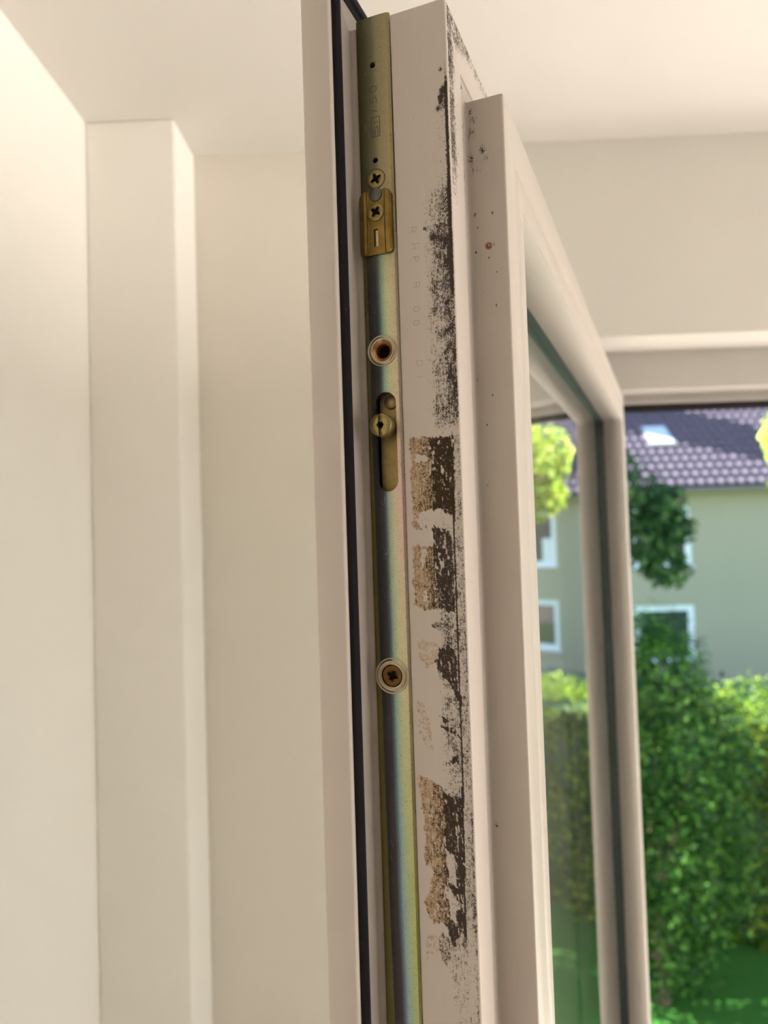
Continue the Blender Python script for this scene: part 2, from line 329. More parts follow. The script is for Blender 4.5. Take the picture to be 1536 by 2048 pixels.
def stain_fields(P, Q, Zr, ZrEdge):
    """P inset, Q depth, Zr height above eye (all mm) -> mould, tan, rust densities.  ZrEdge = distance from the sash's top edge"""
    md = np.zeros_like(P); tan = np.zeros_like(P); rust = np.zeros_like(P)
    nL = vnoise(Q, Zr, 9, 1); nM = vnoise(Q, Zr, 3, 2); nS = vnoise(Q * 1.6, Zr, 1.3, 3)
    onC = (P < 20.5) & (Q > 33.6)
    q = Q + (nM - .5) * 1.3 + (nS - .5) * .8; z = Zr + (nL - .5) * 1.6 + (nS - .5) * 1.4
    de = 58.6 - Q
    # upper edge growth
    up = sstep(206, 178, Zr) * sstep(38, 60, Zr)
    edge = np.exp(-de / (1.6 + 3.4 * sstep(185, 120, Zr)))
    md += onC * up * np.clip((.30 + .40 * sstep(100, 125, Zr)) * edge + .08 * sstep(12, 5, de), 0, .54) * (.55 + .6 * nL)
    md += onC * (sstep(155, 135, Zr) * sstep(36, 52, Zr)) * sstep(15, 9, de) * (.22 + .34 * nM * nL + .05 * sstep(90, 55, Zr))
    md += onC * sstep(212, 180, Zr) * sstep(95, 118, Zr) * sstep(1.9, .7, de) * .8
    for qq, zz, r, a in ((55.6, 197.5, 1.0, .8), (56.5, 188.5, 1.6, 1.0), (55.2, 185.5, 1.0, .9), (54, 181, .8, .8), (55.5, 183, 2.2, .5), (46.3, 131, .8, .6), (50, 127, 1.2, .5)):
        md += onC * a * np.exp(-((Q - qq) ** 2 + ((Zr - zz) * .8) ** 2) / r ** 2)
    md += onC * (.04 + .09 * (nM > .80)) * sstep(210, 190, Zr)
    # taped patches and everything below
    inany = lambda key, dq=0, dz=0: np.maximum.reduce([inpoly(q + dq, z + dz, pl) for pl in STAINS[key]]).astype(float)
    low = sstep(46, 40, Zr)
    K = inany('K'); KM = inany('KM'); T = inany('TAN'); TL = inany('TANL'); B = inany('BARE')
    line = np.interp(-Zr, [-p[1] for p in STAINS['LINE'][0]], [p[0] for p in STAINS['LINE'][0]])
    dl = Q - line
    zone = low * sstep(-175, -166, Zr) * 0 + low
    base = zone * sstep(43.0, 50, Q) * (.36 + .22 * nM) * (.55 + .45 * sstep(-200, -160, Zr))
    base = np.where(dl > .4, zone * (.44 + .16 * sstep(3.0, 4.3, dl) + .12 * (nM - .5)) * (.62 + .38 * sstep(-172, -150, Zr)), base)
    base += zone * (np.abs(dl) < .33) * sstep(-166, -160, Zr) * .65
    wk = np.clip(.5 + .10 * (Q - 46.5), .35, .8)
    m = np.maximum(base, K * (.68 + .24 * nS + wk * .10))
    m = np.maximum(m, KM * (.40 + .25 * nM))
    tanm = T * (.70 + .3 * nM) * (1 - .25 * (nS > .72)); tanl = TL * (.22 + .3 * nS)
    m = np.maximum(m, T * (.37 + .034 * np.clip(Q - 39, 0, 12) + .10 * (nM - .5)) + TL * .20)
    m = np.where(B > 0, .16 + .18 * sstep(44, 52, Q), m)
    tt = np.where(B > 0, 0, np.maximum(tanm, tanl))
    streaks = (vnoise(Q * 2.2, Zr * .55, 1.2, 8) > .84) & (K + T > 0)
    m = np.where(streaks, m * .35, m); tt = np.where(streaks, tt * .4, tt)
    md = np.where(onC & (Zr < 44), np.maximum(m, md * sstep(30, 44, Zr)), md); tan = np.where(onC & (Zr < 44), np.maximum(tt, K * .32 * (B == 0)), 0)
    # outdoor-facing strip behind the corner: growth near the top and along the head rail
    onN = (Q > 57.5) & (Q < 59.5) & (P > 19.6) & (P < 49)
    hd = sstep(20, 21, P)
    side = sstep(124, 165, Zr) * (.50 * sstep(32, 25, P) + .30 * sstep(36, 33, P) * (nM) + .10) * sstep(20.3, 21.6, P)
    side = side + .28 * np.exp(-((P - 43) / 3.0) ** 2) * sstep(60, 150, Zr) * nM * 1.6 + .05
    md = np.where(onN, side * (.7 + .5 * nL), md)
    onB = (P > 48.4) & (P < 48.9) & (Q > 59)
    b = np.zeros_like(P)
    for qq, zz, r, a in SPOTS_B: b = np.maximum(b, a * np.exp(-(((Q - qq) ** 2 + ((Zr - zz) * .75) ** 2) / r ** 2)))
    md = np.where(onB, b + .05 * (nS > .75) , md)
    d = np.hypot(Q - 67.0, Zr - 130.5)
    rust = np.where(onB, np.clip(sstep(2.0, 1.1, d + (nS - .5) * .5) - .8 * sstep(.65, .3, np.hypot(Q - 67.15, Zr - 130.8)), 0, 1) + .4 * sstep(1.0, .4, np.hypot(Q - 69.3, Zr - 131)), 0)
    return np.clip(md, 0, 1.2), np.clip(tan, 0, 1), np.clip(rust, 0, 1)

def head_fields(P, Q, A):
    """head rail: P inset from the top, A distance along the rail from the free edge (mm)"""
    nL = vnoise(A, P, 8, 11); nM = vnoise(A, P * 1.5, 2.5, 12)
    onN = (Q > 57.5) & (Q < 59.5) & (P > 19.6) & (P < 49)
    m = .52 * sstep(31, 22, P - 8 * sstep(60, 20, A) ) * (.6 + .6 * nL) + .05
    m = m * (.55 + .45 * sstep(140, 60, A)) + .22 * sstep(42, 34, P) * sstep(50, 30, A) * nM
    return np.where(onN, m, 0.0)

def build_sash_frame():
    S = refine(SEC_mm) / 1000; n = len(S); P, Q = S[:, 0], S[:, 1]
    loops = []; fm = []; ft = []; fr = []
    def add(x, z, f=None):
        loops.append(np.stack([x, Q, z], 1)); z0 = np.zeros(n)
        a, b, c = f if f is not None else (z0, z0, z0); fm.append(a); ft.append(b); fr.append(c)
    one = np.ones(n)
    add(-P, P)                                   # bottom, free edge
    zlow = (ZC - .27) - ZB; rows = 860
    for i in range(rows + 1):
        s = i / rows; top = HT - P; z = zlow * (1 - s) + top * s
        add(-P, z, stain_fields(P * 1000, Q * 1000, (z - Z0S) * 1000, P * 0))
    for i in range(1, 181):
        s = i / 180; x = -(P * (1 - s) + .16 * s)
        add(x, HT - P, (head_fields(P * 1000, Q * 1000, -x * 1000), np.zeros(n), np.zeros(n)))
    add(-(WID - P), HT - P); add(-(WID - P), P)
    V = np.concatenate(loops); m = len(loops); idx = np.arange(m * n).reshape(m, n); nx = np.roll(idx, -1, 0); r = np.roll(idx, -1, 1); rn = np.roll(nx, -1, 1)
    Qd = np.stack([idx, r, rn, nx], -1).reshape(-1, 4)
    me = npmesh('sash_frame', V, Qd)
    for nm, arr in (('mould', fm), ('tan', ft), ('rust', fr)):
        a = me.attributes.new(nm, 'FLOAT', 'POINT'); a.data.foreach_set('value', np.concatenate(arr).astype(np.float32))
    cl = ((P > .0872) & (Q > .0495) & (Q < .0752)).astype(np.float32)  # mask of the glazing reveal to lighten
    a = me.attributes.new('reveal_lift', 'FLOAT', 'POINT'); a.data.foreach_set('value', np.tile(cl, m))
    o = link('sash_frame', me, M_stain, sash); return o
def fix_normals(o):
    bm = bmesh.new(); bm.from_mesh(o.data); bmesh.ops.recalc_face_normals(bm, faces=bm.faces); bm.to_mesh(o.data); bm.free()
fo = build_sash_frame(); fix_normals(fo)

def sash_loop(name, sec, mat, parent=sash, smooth=False, w=WID):
    V = []; n = len(sec); Fc = []
    for c in range(4):
        for p, q in sec:
            p, q = p / 1000, q / 1000
            x = -p if c in (0, 3) else -(w - p); z = p if c in (0, 1) else HT - p; V.append((x, q, z))
    for k in range(4):
        for j in range(n):
            Fc.append((k * n + j, k * n + (j + 1) % n, ((k + 1) % 4) * n + (j + 1) % n, ((k + 1) % 4) * n + j))
    o = link(name, rawmesh(name, V, Fc), mat, parent, smooth); fix_normals(o); return o
g = sash_loop('rebate_gasket', [(3.8, 12.4), (2.6, 13.9), (2.9, 15.6), (4.0, 16.7), (5.2, 16.9), (6.4, 16.2), (7.4, 15.0), (8.9, 13.9), (9.0, 12.4)], M_rub)
g['label'] = 'black rubber gasket'
sash_loop('glazing_gasket', [(84.3, 49.8), (84.3, 44.1), (89.0, 44.1), (88.7, 46.5), (88.2, 49.8)], M_seal)
gp = empty('glass_unit', (0, 0, 0)); gp.parent = sash
GX0, GX1, GZ0, GZ1 = -.085, -(WID - .085), .085, HT - .085
def pane(name, q0, q1): return boxes(name, [((GX1, q0, GZ0), (GX0, q1, GZ1))], M_glass, gp)
pane('glass_pane', .0400, .0440); pane('glass_pane', .0240, .0280)
so_ = sash_loop('spacer', [(85.5, 28.2), (85.5, 39.9), (92, 39.9), (92, 28.2)], M_spacer, gp); so_['label'] = 'dark green spacer between the panes'

# ---- lock hardware on the latch edge (lx = -inset)
FP = -.0193           # outer surface of the face plate (local x), outwards is +x
def evalmesh(o):
    dg = bpy.context.evaluated_depsgraph_get(); me = bpy.data.meshes.new_from_object(o.evaluated_get(dg)); return me
def cutters(target, objs):
    for c in objs:
        md = target.modifiers.new('b', 'BOOLEAN'); md.operation = 'DIFFERENCE'; md.object = c; md.solver = 'EXACT'
    bpy.context.view_layer.update(); me = evalmesh(target); old = target.data; target.modifiers.clear(); target.data = me
    for c in objs: bpy.data.objects.remove(c)
def prism(outline, x0, x1, name='tmp'):
    n = len(outline); V = [(x0, a, b) for a, b in outline] + [(x1, a, b) for a, b in outline]
    Fc = [tuple(range(n))[::-1], tuple(range(n, 2 * n))] + [(i, (i + 1) % n, n + (i + 1) % n, n + i) for i in range(n)]
    me = rawmesh(name, V, Fc); o = bpy.data.objects.new(name, me); COL.objects.link(o); fix_normals(o); return o
def circ(cy, cz, r, n=32, a0=0): return [(cy + r * math.cos(a0 + 2 * PI * i / n), cz + r * math.sin(a0 + 2 * PI * i / n)) for i in range(n)]
def capsule(cy, z0, z1, r, n=14):
    return [(cy + r * math.cos(PI * i / n), z1 + r * math.sin(PI * i / n)) for i in range(n + 1)] + [(cy + r * math.cos(PI + PI * i / n), z0 + r * math.sin(PI + PI * i / n)) for i in range(n + 1)]
mm = lambda v: v / 1000
zz = lambda v: Z0S + v / 1000       # height given in mm above eye level
QC = .0253
def lathe(name, prof, cy, cz, mat, parent, n=48, cap=True, smooth=True, tilt=None):
    """prof: list of (radius mm, x offset mm outwards from the plate)"""
    V = []; Fc = []; m = len(prof)
    for i in range(n):
        a = 2 * PI * i / n
        for r, h in prof: V.append((FP + h / 1000, cy + r / 1000 * math.cos(a), cz + r / 1000 * math.sin(a)))
    for i in range(n):
        for j in range(m - 1): Fc.append((i * m + j, i * m + j + 1, ((i + 1) % n) * m + j + 1, ((i + 1) % n) * m + j))
    if cap: Fc.append(tuple(i * m + m - 1 for i in range(n))); Fc.append(tuple(i * m for i in range(n))[::-1])
    o = link(name, rawmesh(name, V, Fc), mat, parent); fix_normals(o)
    if smooth:
        for p in o.data.polygons: p.use_smooth = len(p.vertices) == 4
    return o
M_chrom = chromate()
def plate(name, q0, q1, z0, z1, cuts):
    # gently crowned cross-section with rolled edges
    pr = []
    N = 14
    for i in range(N + 1):
        s = i / N; q = q0 + (q1 - q0) * s; e = min(s, 1 - s)
        h = -.0006 * (1 - min(1, e / .07)) ** 2 - .00035 * (2 * s - 1) ** 2
        pr.append((q, FP + h))
    sec = pr + [(q1, FP - .0022), (q0, FP - .0022)]; n = len(sec)
    V = [(x, q, z0) for q, x in sec] + [(x, q, z1) for q, x in sec]
    Fc = [tuple(range(n)), tuple(range(n, 2 * n))[::-1]] + [(i, (i + 1) % n, n + (i + 1) % n, n + i) for i in range(n)]
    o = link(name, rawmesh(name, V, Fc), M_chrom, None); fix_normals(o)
    if cuts: cutters(o, cuts)
    o.parent = sash
    if not o.data.materials: o.data.materials.append(M_chrom)
    return o
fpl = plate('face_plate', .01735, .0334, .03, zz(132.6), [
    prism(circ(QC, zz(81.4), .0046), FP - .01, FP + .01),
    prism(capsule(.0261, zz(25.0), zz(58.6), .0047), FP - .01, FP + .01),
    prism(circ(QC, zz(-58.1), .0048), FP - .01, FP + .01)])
fpl['label'] = 'long chromated steel face plate with iridescent tint and painted-in reflection bands'
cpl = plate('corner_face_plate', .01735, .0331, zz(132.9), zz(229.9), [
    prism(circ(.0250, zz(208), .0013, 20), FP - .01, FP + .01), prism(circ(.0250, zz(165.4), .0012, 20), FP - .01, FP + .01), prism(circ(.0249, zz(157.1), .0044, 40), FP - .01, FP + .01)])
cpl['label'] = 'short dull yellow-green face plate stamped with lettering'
# black sheet painted as the shade in the groove behind the plate
boxes('groove_shade', [((-.0284, .0171, .031), (-.0280, .0336, HT - .031))], M_dark, sash)

def screw(cz, r, mat, name='screw', rot=.5, h=.35, cy=QC, arm=.62):
    head = lathe(name, [(r * .05, -1.6), (r * .97, -1.6), (r, -.2), (r, h * .3), (r * .93, h * .7), (r * .7, h * .95), (r * .2, h * 1.05)], cy, cz, mat, None, smooth=True)
    cs = []
    for k in range(2):
        a = rot + k * PI / 2; L = r * arm / 1000; W_ = r * .15 / 1000
        c, s = math.cos(a), math.sin(a)
        out = [(cy + c * x - s * y, cz + s * x + c * y) for x, y in ((-L, -W_ * .55), (-L * .4, -W_ * 1.3), (L * .4, -W_ * 1.3), (L, -W_ * .55), (L, W_ * .55), (L * .4, W_ * 1.3), (-L * .4, W_ * 1.3), (-L, W_ * .55))]
        cs.append(prism(out, FP - .0012, FP + .003))
    cutters(head, cs)
    if not head.data.materials: head.data.materials.append(mat)
    lathe('driver_recess_shade', [(.05, -1.5), (r * arm * .9, -1.5), (r * arm * .9, h - .42), (.05, h - .42)], cy, cz, M_dark, head, n=20)  # black disc painted as the shade inside the cross recess
    return head
s1 = screw(zz(157.1), 4.15, M_screw, rot=.45, cy=.0249); s1.parent = cpl
s3 = screw(zz(-58.1), 4.35, M_bscrew, rot=1.15, h=-.25, cy=.0251, arm=.5); s3.parent = fpl; s3['label'] = 'brown sunk cross-head screw'
lathe('pressed_ring', [(7.8, -.6), (7.6, .20), (7.3, .35), (7.0, -.15), (6.7, -.25), (6.4, .40), (6.0, .55), (5.6, .1), (5.3, .05), (5.0, .55), (4.75, .2), (4.7, -1.5)], .0251, zz(-58.1), M_ring, fpl, cap=False)
lathe('pressed_ring', [(7.0, -.6), (6.8, .15), (6.5, .40), (6.2, -.1), (5.9, -.2), (5.6, .35), (5.2, .50), (4.8, .35), (4.5, .05)], .0253, zz(81.4), M_ring, fpl, cap=False)
k_ = lathe('countersunk_hole', [(4.6, .06), (4.3, -.15), (3.2, -1.0), (3.1, -1.3), (3.1, -5)], .0253, zz(81.4), M_copper, fpl, cap=False); k_['label'] = 'copper-coloured countersunk screw hole'
lathe('hole_shade', [(.05, -4.6), (3.1, -4.6), (3.1, -4.4), (.05, -4.4)], .0253, zz(81.4), M_dark, fpl, n=24)  # black disc standing in for the shade down the hole
# drive rod, rivet and locking roller in the slot
rod = boxes('drive_rod', [((FP - .0072, .0212, zz(4)), (FP - .0056, .0312, zz(74)))], M_drive, fpl)
lathe('rivet', [(.05, -5.8), (3.1, -5.8), (3.1, -4.9), (2.8, -4.65), (.05, -4.6)], .0265, zz(59.6), M_drive, rod, n=32)
roll = lathe('locking_roller', [(.1, -5.7), (3.6, -5.7), (3.6, .5), (4.75, .5), (4.95, .9), (4.95, 5.7), (4.6, 6.3), (2.4, 6.35)], .0258, zz(48.3), M_screw, None)
hexo = prism(circ(.0258, zz(48.3), .0017, 6), FP + .0035, FP + .01)
slo = prism([(.02505, zz(43.1)), (.0264, zz(43.1)), (.0264, zz(53.6)), (.02505, zz(53.6))], FP + .0047, FP + .01)
cutters(roll, [hexo, slo]); roll.parent = fpl
if not roll.data.materials: roll.data.materials.append(M_screw)
roll['label'] = 'round locking roller with slot and hexagon socket'
lathe('hex_socket_shade', [(.05, 3.6), (1.6, 3.6), (1.6, 3.75), (.05, 3.75)], .0258, zz(48.3), M_dark, roll, n=16)  # black disc standing in for the shade in the socket

# brass guide cap over the joint of the two plates
def cap_piece():
    cols = [(16.9, .15), (17.1, 1.1), (17.7, 1.75), (19.6, 2.15), (20.7, 1.85), (20.9, 1.35), (21.3, 1.2), (28.6, 1.2), (28.95, 1.05), (29.1, 1.75), (29.5, 2.1), (31.3, 1.9), (32.2, 1.3), (32.5, .15)]
    def zt(q): return 151.6 - 3.2 * max(0, (20 - q) / 3.1) ** 2.2 - 3.0 * max(0, (q - 29.4) / 3.1) ** 2.2
    def zb(q): return 123.4 + 1.2 * max(0, (18.2 - q) / 1.3) ** 2 + 1.6 * max(0, (q - 31) / 1.5) ** 2
    V = []; Fc = []; n = len(cols); rows = [(0, .1), (0, .75), (.02, .97), (.06, 1), (.5, 1), (.94, 1), (.98, .97), (1, .75), (1, .1)]
    for s, hs in rows:
        for q, h in cols: V.append((FP + h * hs / 1000, q / 1000, zz(zb(q) + (zt(q) - zb(q)) * s)))
    for i in range(len(rows) - 1):
        for j in range(n - 1): Fc.append((i * n + j, i * n + j + 1, (i + 1) * n + j + 1, (i + 1) * n + j))
    # back
    b0 = len(V)
    for i in (0, len(rows) - 1):
        for j in (0, n - 1): v = V[i * n + j]; V.append((FP - .0001, v[1], v[2]))
    R = len(rows)
    Fc.append((b0, b0 + 2, b0 + 3, b0 + 1))
    Fc.append(tuple([b0, b0 + 1] + [j for j in range(n - 1, -1, -1)])); Fc.append(tuple([b0 + 3, b0 + 2] + [(R - 1) * n + j for j in range(n)]))
    Fc.append(tuple([b0 + 2, b0] + [i * n for i in range(R)])); Fc.append(tuple([b0 + 1, b0 + 3] + [i * n + n - 1 for i in range(R - 1, -1, -1)]))
    o = link('brass_guide_cap', rawmesh('brass_guide_cap', V, Fc), M_brass, None); fix_normals(o)
    return o
capo = cap_piece()
cutters(capo, [prism([(.0237, zz(126.8)), (.0256, zz(126.8)), (.0256, zz(134.4)), (.0237, zz(134.4))], FP + .0002, FP + .01)])
if not capo.data.materials: capo.data.materials.append(M_brass)
capo.parent = cpl; capo['label'] = 'golden brass guide cap with small window slot'
boxes('indicator', [((FP - .0001, .0244, zz(127.1)), (FP + .0006, .0255, zz(134.0)))], M_ring, capo)
pv = lathe('rivet', [(.05, .6), (3.0, .6), (3.05, 1.5), (2.7, 1.75), (.1, 1.8)], .0250, zz(149.6), M_pin, capo, n=32); pv['label'] = 'dark grey rivet head'
s2 = screw(zz(141.9), 4.0, M_screw, rot=.95, cy=.0248); s2.parent = capo; s2.location = (.00135, 0, 0)

# lettering as fine strokes
GL = {'R': [[(0, 0), (0, 1), (.45, 1), (.62, .88), (.62, .62), (.45, .5), (0, .5)], [(.3, .5), (.65, 0)]], 'H': [[(0, 0), (0, 1)], [(.6, 0), (.6, 1)], [(0, .5), (.6, .5)]],
      'P': [[(0, 0), (0, 1), (.45, 1), (.62, .88), (.62, .62), (.45, .5), (0, .5)]], 'D': [[(0, 0), (0, 1), (.4, 1), (.62, .8), (.62, .2), (.4, 0), (0, 0)]],
      '0': [[(.12, 0), (0, .2), (0, .8), (.12, 1), (.5, 1), (.62, .8), (.62, .2), (.5, 0), (.12, 0)]], '1': [[(.1, .78), (.3, 1), (.3, 0)]],
      '5': [[(.58, 1), (.08, 1), (.05, .56), (.35, .62), (.58, .5), (.62, .28), (.5, .06), (.28, 0), (.0, .08)]], '/': [[(0, 0), (.45, 1)]],
      'S': [[(.58, .85), (.4, 1), (.15, 1), (0, .82), (.08, .6), (.5, .42), (.6, .2), (.45, 0), (.15, 0), (0, .15)]], 'I': [[(.2, 0), (.2, 1)]]}
def stroke_mesh(name, strokes, rad, x, mat, parent):
    """strokes: polylines of (q, z) on the plane local x; flat half-round ribs"""
    V = []; Fc = []
    for pl in strokes:
        for (a, b) in zip(pl[:-1], pl[1:]):
            d = Vector((b[0] - a[0], b[1] - a[1])); L = d.length
            if L < 1e-9: continue
            d /= L; nrm = Vector((-d.y, d.x)); e = rad * .6
            k = len(V)
            for pt, s in ((a, -1), (b, 1)):
                px, py = pt[0] + d.x * e * s, pt[1] + d.y * e * s
                V += [(x, px + nrm.x * rad, py + nrm.y * rad), (x + rad * .45, px, py), (x, px - nrm.x * rad, py - nrm.y * rad)]
            Fc += [(k, k + 1, k + 4, k + 3), (k + 1, k + 2, k + 5, k + 4), (k, k + 2, k + 1), (k + 3, k + 4, k + 5)]
    return link(name, rawmesh(name, V, Fc), mat, parent)
def glyphs(items, up):
    """items: (char, q centre, z centre, height mm, width mm).  up=True: text climbs, letter tops point towards -q; else it descends"""
    out = []
    for ch, qc, zc, hh, ww in items:
        for pl in GL[ch]:
            pts = []
            for u, v in pl:
                u = (u - .31) * ww / .62; v = (v - .5) * hh
                pts.append(((qc - v) / 1000, zz(zc + u)) if up else ((qc + v) / 1000, zz(zc - u)))
            out.append(pts)
    return out
st = glyphs([('0', 24.9, 197.2, 2.9, 2.4), ('5', 24.9, 192.2, 2.9, 2.4), ('/', 24.9, 187.7, 3.0, 1.6), ('I', 25.6, 182.4, 2.2, 1.2), ('S', 25.6, 178.6, 2.2, 4.0)], True)
st.append([(mm(23.5), zz(175.9)), (mm(27.5), zz(175.9)), (mm(27.5), zz(184.6)), (mm(23.5), zz(184.6)), (mm(23.5), zz(175.9))])
stroke_mesh('stamped_lettering', st, .00015, FP + .000005, M_stamp, cpl)
pr = glyphs([('R', 41.2, 131.5, 2.7, 2.2), ('H', 41.6, 124.2, 2.7, 2.2), ('P', 41.9, 118.6, 2.7, 2.2), ('R', 41.9, 107.5, 2.7, 2.0), ('0', 41.6, 97.2, 2.6, 1.9), ('0', 41.4, 91.3, 2.6, 1.9), ('D', 42.1, 74.0, 2.6, 2.0), ('1', 42.0, 68.0, 2.6, 1.6)], False)
stroke_mesh('faint_lettering', pr, .00010, -.01950, M_print, fo)

# ------------------------------------------------------------------ outdoors
GZ = ZC - 5.2
t = NT('lawn'); n1 = t.noise(2.5, 4); n2 = t.noise(60, 3)
M_lawn = t.set(t.mix(t.math('MULTIPLY_ADD', n1, .5, t.math('MULTIPLY', n2, .5)), (.010, .062, .007, 1), (.03, .11, .013, 1)), .9, spec=.2)
M_bounce_pave = plaster('bounce_paving', (.25, .225, .20, 1), sc=2, bsc=30, bs=.2)
wallbox('ground', [((-60, 6.6, GZ - .3), (60, 60, GZ))], M_lawn)
boxes('bounce_terrace', [((-60, -50, GZ - .3), (60, 6.6, GZ + .02))], M_bounce_pave, kind='structure')  # unseen paving added to bounce sunlight up into the room
# short grass standing in the lawn in front of the hedge
def blades(name, x0, x1, y0, y1, z, n, h, seed, mat):
    r = np.random.RandomState(seed); x = r.uniform(x0, x1, n); y = r.uniform(y0, y1, n); a = r.uniform(0, PI, n); hh = h * r.uniform(.5, 1.2, n)
    w_ = .006; lx = r.normal(0, .03, n); ly = r.normal(0, .03, n)
    A = np.stack([x - w_ * np.cos(a), y - w_ * np.sin(a), np.full(n, z)], 1); B = np.stack([x + w_ * np.cos(a), y + w_ * np.sin(a), np.full(n, z)], 1); C = np.stack([x + lx, y + ly, z + hh], 1)
    V = np.stack([A, B, C], 1).reshape(-1, 3); return link(name, npmesh(name, V, np.arange(3 * n).reshape(-1, 3)), mat)

def leafmat(name, c1, c2, trans=.35, rough=.4):
    t = NT(name); oi = t.attr('tint'); col = t.mix(oi, c1, c2); t.set(col, rough + .12, spec=.16)
    tr = t.new('ShaderNodeBsdfTranslucent'); t.link(t.mix(oi, tuple(min(1, x * 1.6) for x in c1[:3]) + (1,), tuple(min(1, x * 1.5) for x in c2[:3]) + (1,)), tr.inputs[0])
    mx = t.new('ShaderNodeMixShader'); mx.inputs[0].default_value = trans
    t.link(t.b.outputs[0], mx.inputs[1]); t.link(tr.outputs[0], mx.inputs[2]); t.link(mx.outputs[0], t.n['Material Output'].inputs[0]); return t.m
def leaves_mesh(name, C, size, seed, mat, parent=None, up=.5, outdir=None):
    """C: centres; each leaf is a folded four-sided blade"""
    r = np.random.RandomState(seed); n = len(C)
    nr = r.normal(0, 1, (n, 3)); nr[:, 2] += up * 2
    if outdir is not None: nr += outdir * 1.2
    nr /= np.linalg.norm(nr, axis=1)[:, None]
    t_ = r.normal(0, 1, (n, 3)); t_ -= (t_ * nr).sum(1)[:, None] * nr; t_ /= np.linalg.norm(t_, axis=1)[:, None]; b = np.cross(nr, t_)
    s = (size * r.uniform(.6, 1.35, n))[:, None]
    V = np.stack([C - t_ * s, C - b * s * .42 + nr * s * .12, C + t_ * s, C + b * s * .42 + nr * s * .12], 1).reshape(-1, 3)
    me = npmesh(name, V, np.arange(4 * n).reshape(-1, 4))
    a = me.attributes.new('tint', 'FLOAT', 'POINT'); a.data.foreach_set('value', np.repeat(r.rand(n) ** 3.0, 4).astype(np.float32))
    return link(name, me, mat, parent)
def clump(c, rad, n, seed, shell=.55):
    r = np.random.RandomState(seed); d = r.normal(0, 1, (n, 3)); d /= np.linalg.norm(d, axis=1)[:, None]
    rr = (shell + (1 - shell) * r.rand(n) ** .7)[:, None] * (1 + .16 * np.sin(d[:, :1] * 7 + d[:, 1:2] * 5 + seed)); return np.array(c) + d * rr * np.array(rad), d
M_hedge = leafmat('hedge_leaf', (.018, .066, .007, 1), (.28, .37, .03, 1), .35)
M_bush = leafmat('shrub_leaf', (.006, .034, .006, 1), (.09, .23, .03, 1), .3, .35)
M_dtree = leafmat('dark_tree_leaf', (.009, .040, .011, 1), (.06, .15, .04, 1), .25, .45)
M_ytree = leafmat('bright_tree_leaf', (.12, .20, .02, 1), (.40, .42, .08, 1), .40, .4)
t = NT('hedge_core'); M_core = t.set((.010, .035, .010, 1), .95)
t = NT('bark'); M_bark = t.set(t.mix(t.noise(18, 4, stretch=(1, 1, .2)), (.10, .07, .045, 1), (.19, .14, .10, 1)), .9)

HY0, HY1, HX0, HX1, HH = 9.3, 11.0, -9.0, 15.0, 2.72
hedge = empty('hedge', ((HX0 + HX1) / 2, (HY0 + HY1) / 2, GZ), 0, 'long clipped green hedge with sunlit top in front of the apartment block', 'hedge')
def hl(p): return (p - np.array(hedge.location))
rr = np.random.RandomState(5)
def hedge_pts():
    P = []; D = []
    nf = 30000; x = rr.uniform(1.2, 12.5, nf); z = rr.uniform(0, HH, nf) ; y = HY0 + .16 * np.sin(x * 2.3) * np.cos(z * 2.1) + .10 * np.sin(x * 5.1 + z * 3.3) - rr.rand(nf) * .12 + .25 * (z / HH) ** 3
    P.append(np.stack([x, y, GZ + z], 1)); D.append(np.tile([0, -1, .2], (nf, 1)))
    nt = 22000; x = rr.uniform(1.2, 14.5, nt); y = rr.uniform(HY0 + .15, HY1, nt); z = HH + .10 * np.sin(x * 3.1 + y) * np.cos(y * 4) + .07 * np.sin(x * 7.7) + rr.exponential(.05, nt)
    P.append(np.stack([x, y, GZ + z], 1)); D.append(np.tile([0, 0, 1], (nt, 1)))
    ns = 5000; x = rr.uniform(HX0, 1.2, ns); z = rr.uniform(0, HH, ns); P.append(np.stack([x, np.full(ns, HY0) - rr.rand(ns) * .1, GZ + z], 1)); D.append(np.tile([0, -1, .2], (ns, 1)))
    return np.concatenate(P), np.concatenate(D).astype(float)
P, D = hedge_pts()
hlv = leaves_mesh('foliage', hl(P), .040, 21, M_hedge, hedge, outdir=D * .6)
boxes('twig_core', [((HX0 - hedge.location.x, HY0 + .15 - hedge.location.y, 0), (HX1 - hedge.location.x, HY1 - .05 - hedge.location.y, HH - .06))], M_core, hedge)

def tube(bm, pts, rads, n=8):
    rings = []
    for i, p in enumerate(pts):
        p = Vector(p); d = (Vector(pts[min(i + 1, len(pts) - 1)]) - Vector(pts[max(i - 1, 0)])).normalized()
        a = d.cross(Vector((.3, 1, .2))).normalized(); b = d.cross(a)
        rings.append([bm.verts.new(p + (a * math.cos(2 * PI * k / n) + b * math.sin(2 * PI * k / n)) * rads[i]) for k in range(n)])
    for r0, r1 in zip(rings[:-1], rings[1:]):
        for k in range(n): bm.faces.new((r0[k], r0[(k + 1) % n], r1[(k + 1) % n], r1[k]))
    bm.faces.new(rings[0][::-1]); bm.faces.new(rings[-1])
def plant(name, base, label, cat, branches, clumps, lsize, lmat, seed, up=.5):
    e = empty(name, base, 0, label, cat); bm = bmesh.new()
    for pts, rads in branches: tube(bm, [Vector(p) - Vector(base) for p in pts], rads)
    me = bpy.data.meshes.new('trunk'); bm.to_mesh(me); bm.free(); link('trunk', me, M_bark, e, True)
    Ps = []; Ds = []
    for i, (c, r, n) in enumerate(clumps):
        p, d = clump(c, r, n, seed + i * 13); Ps.append(p - np.array(base)); Ds.append(d)
    leaves_mesh('foliage', np.concatenate(Ps), lsize, seed, lmat, e, up, np.concatenate(Ds) * .5); return e
Z = lambda rel: ZC + rel
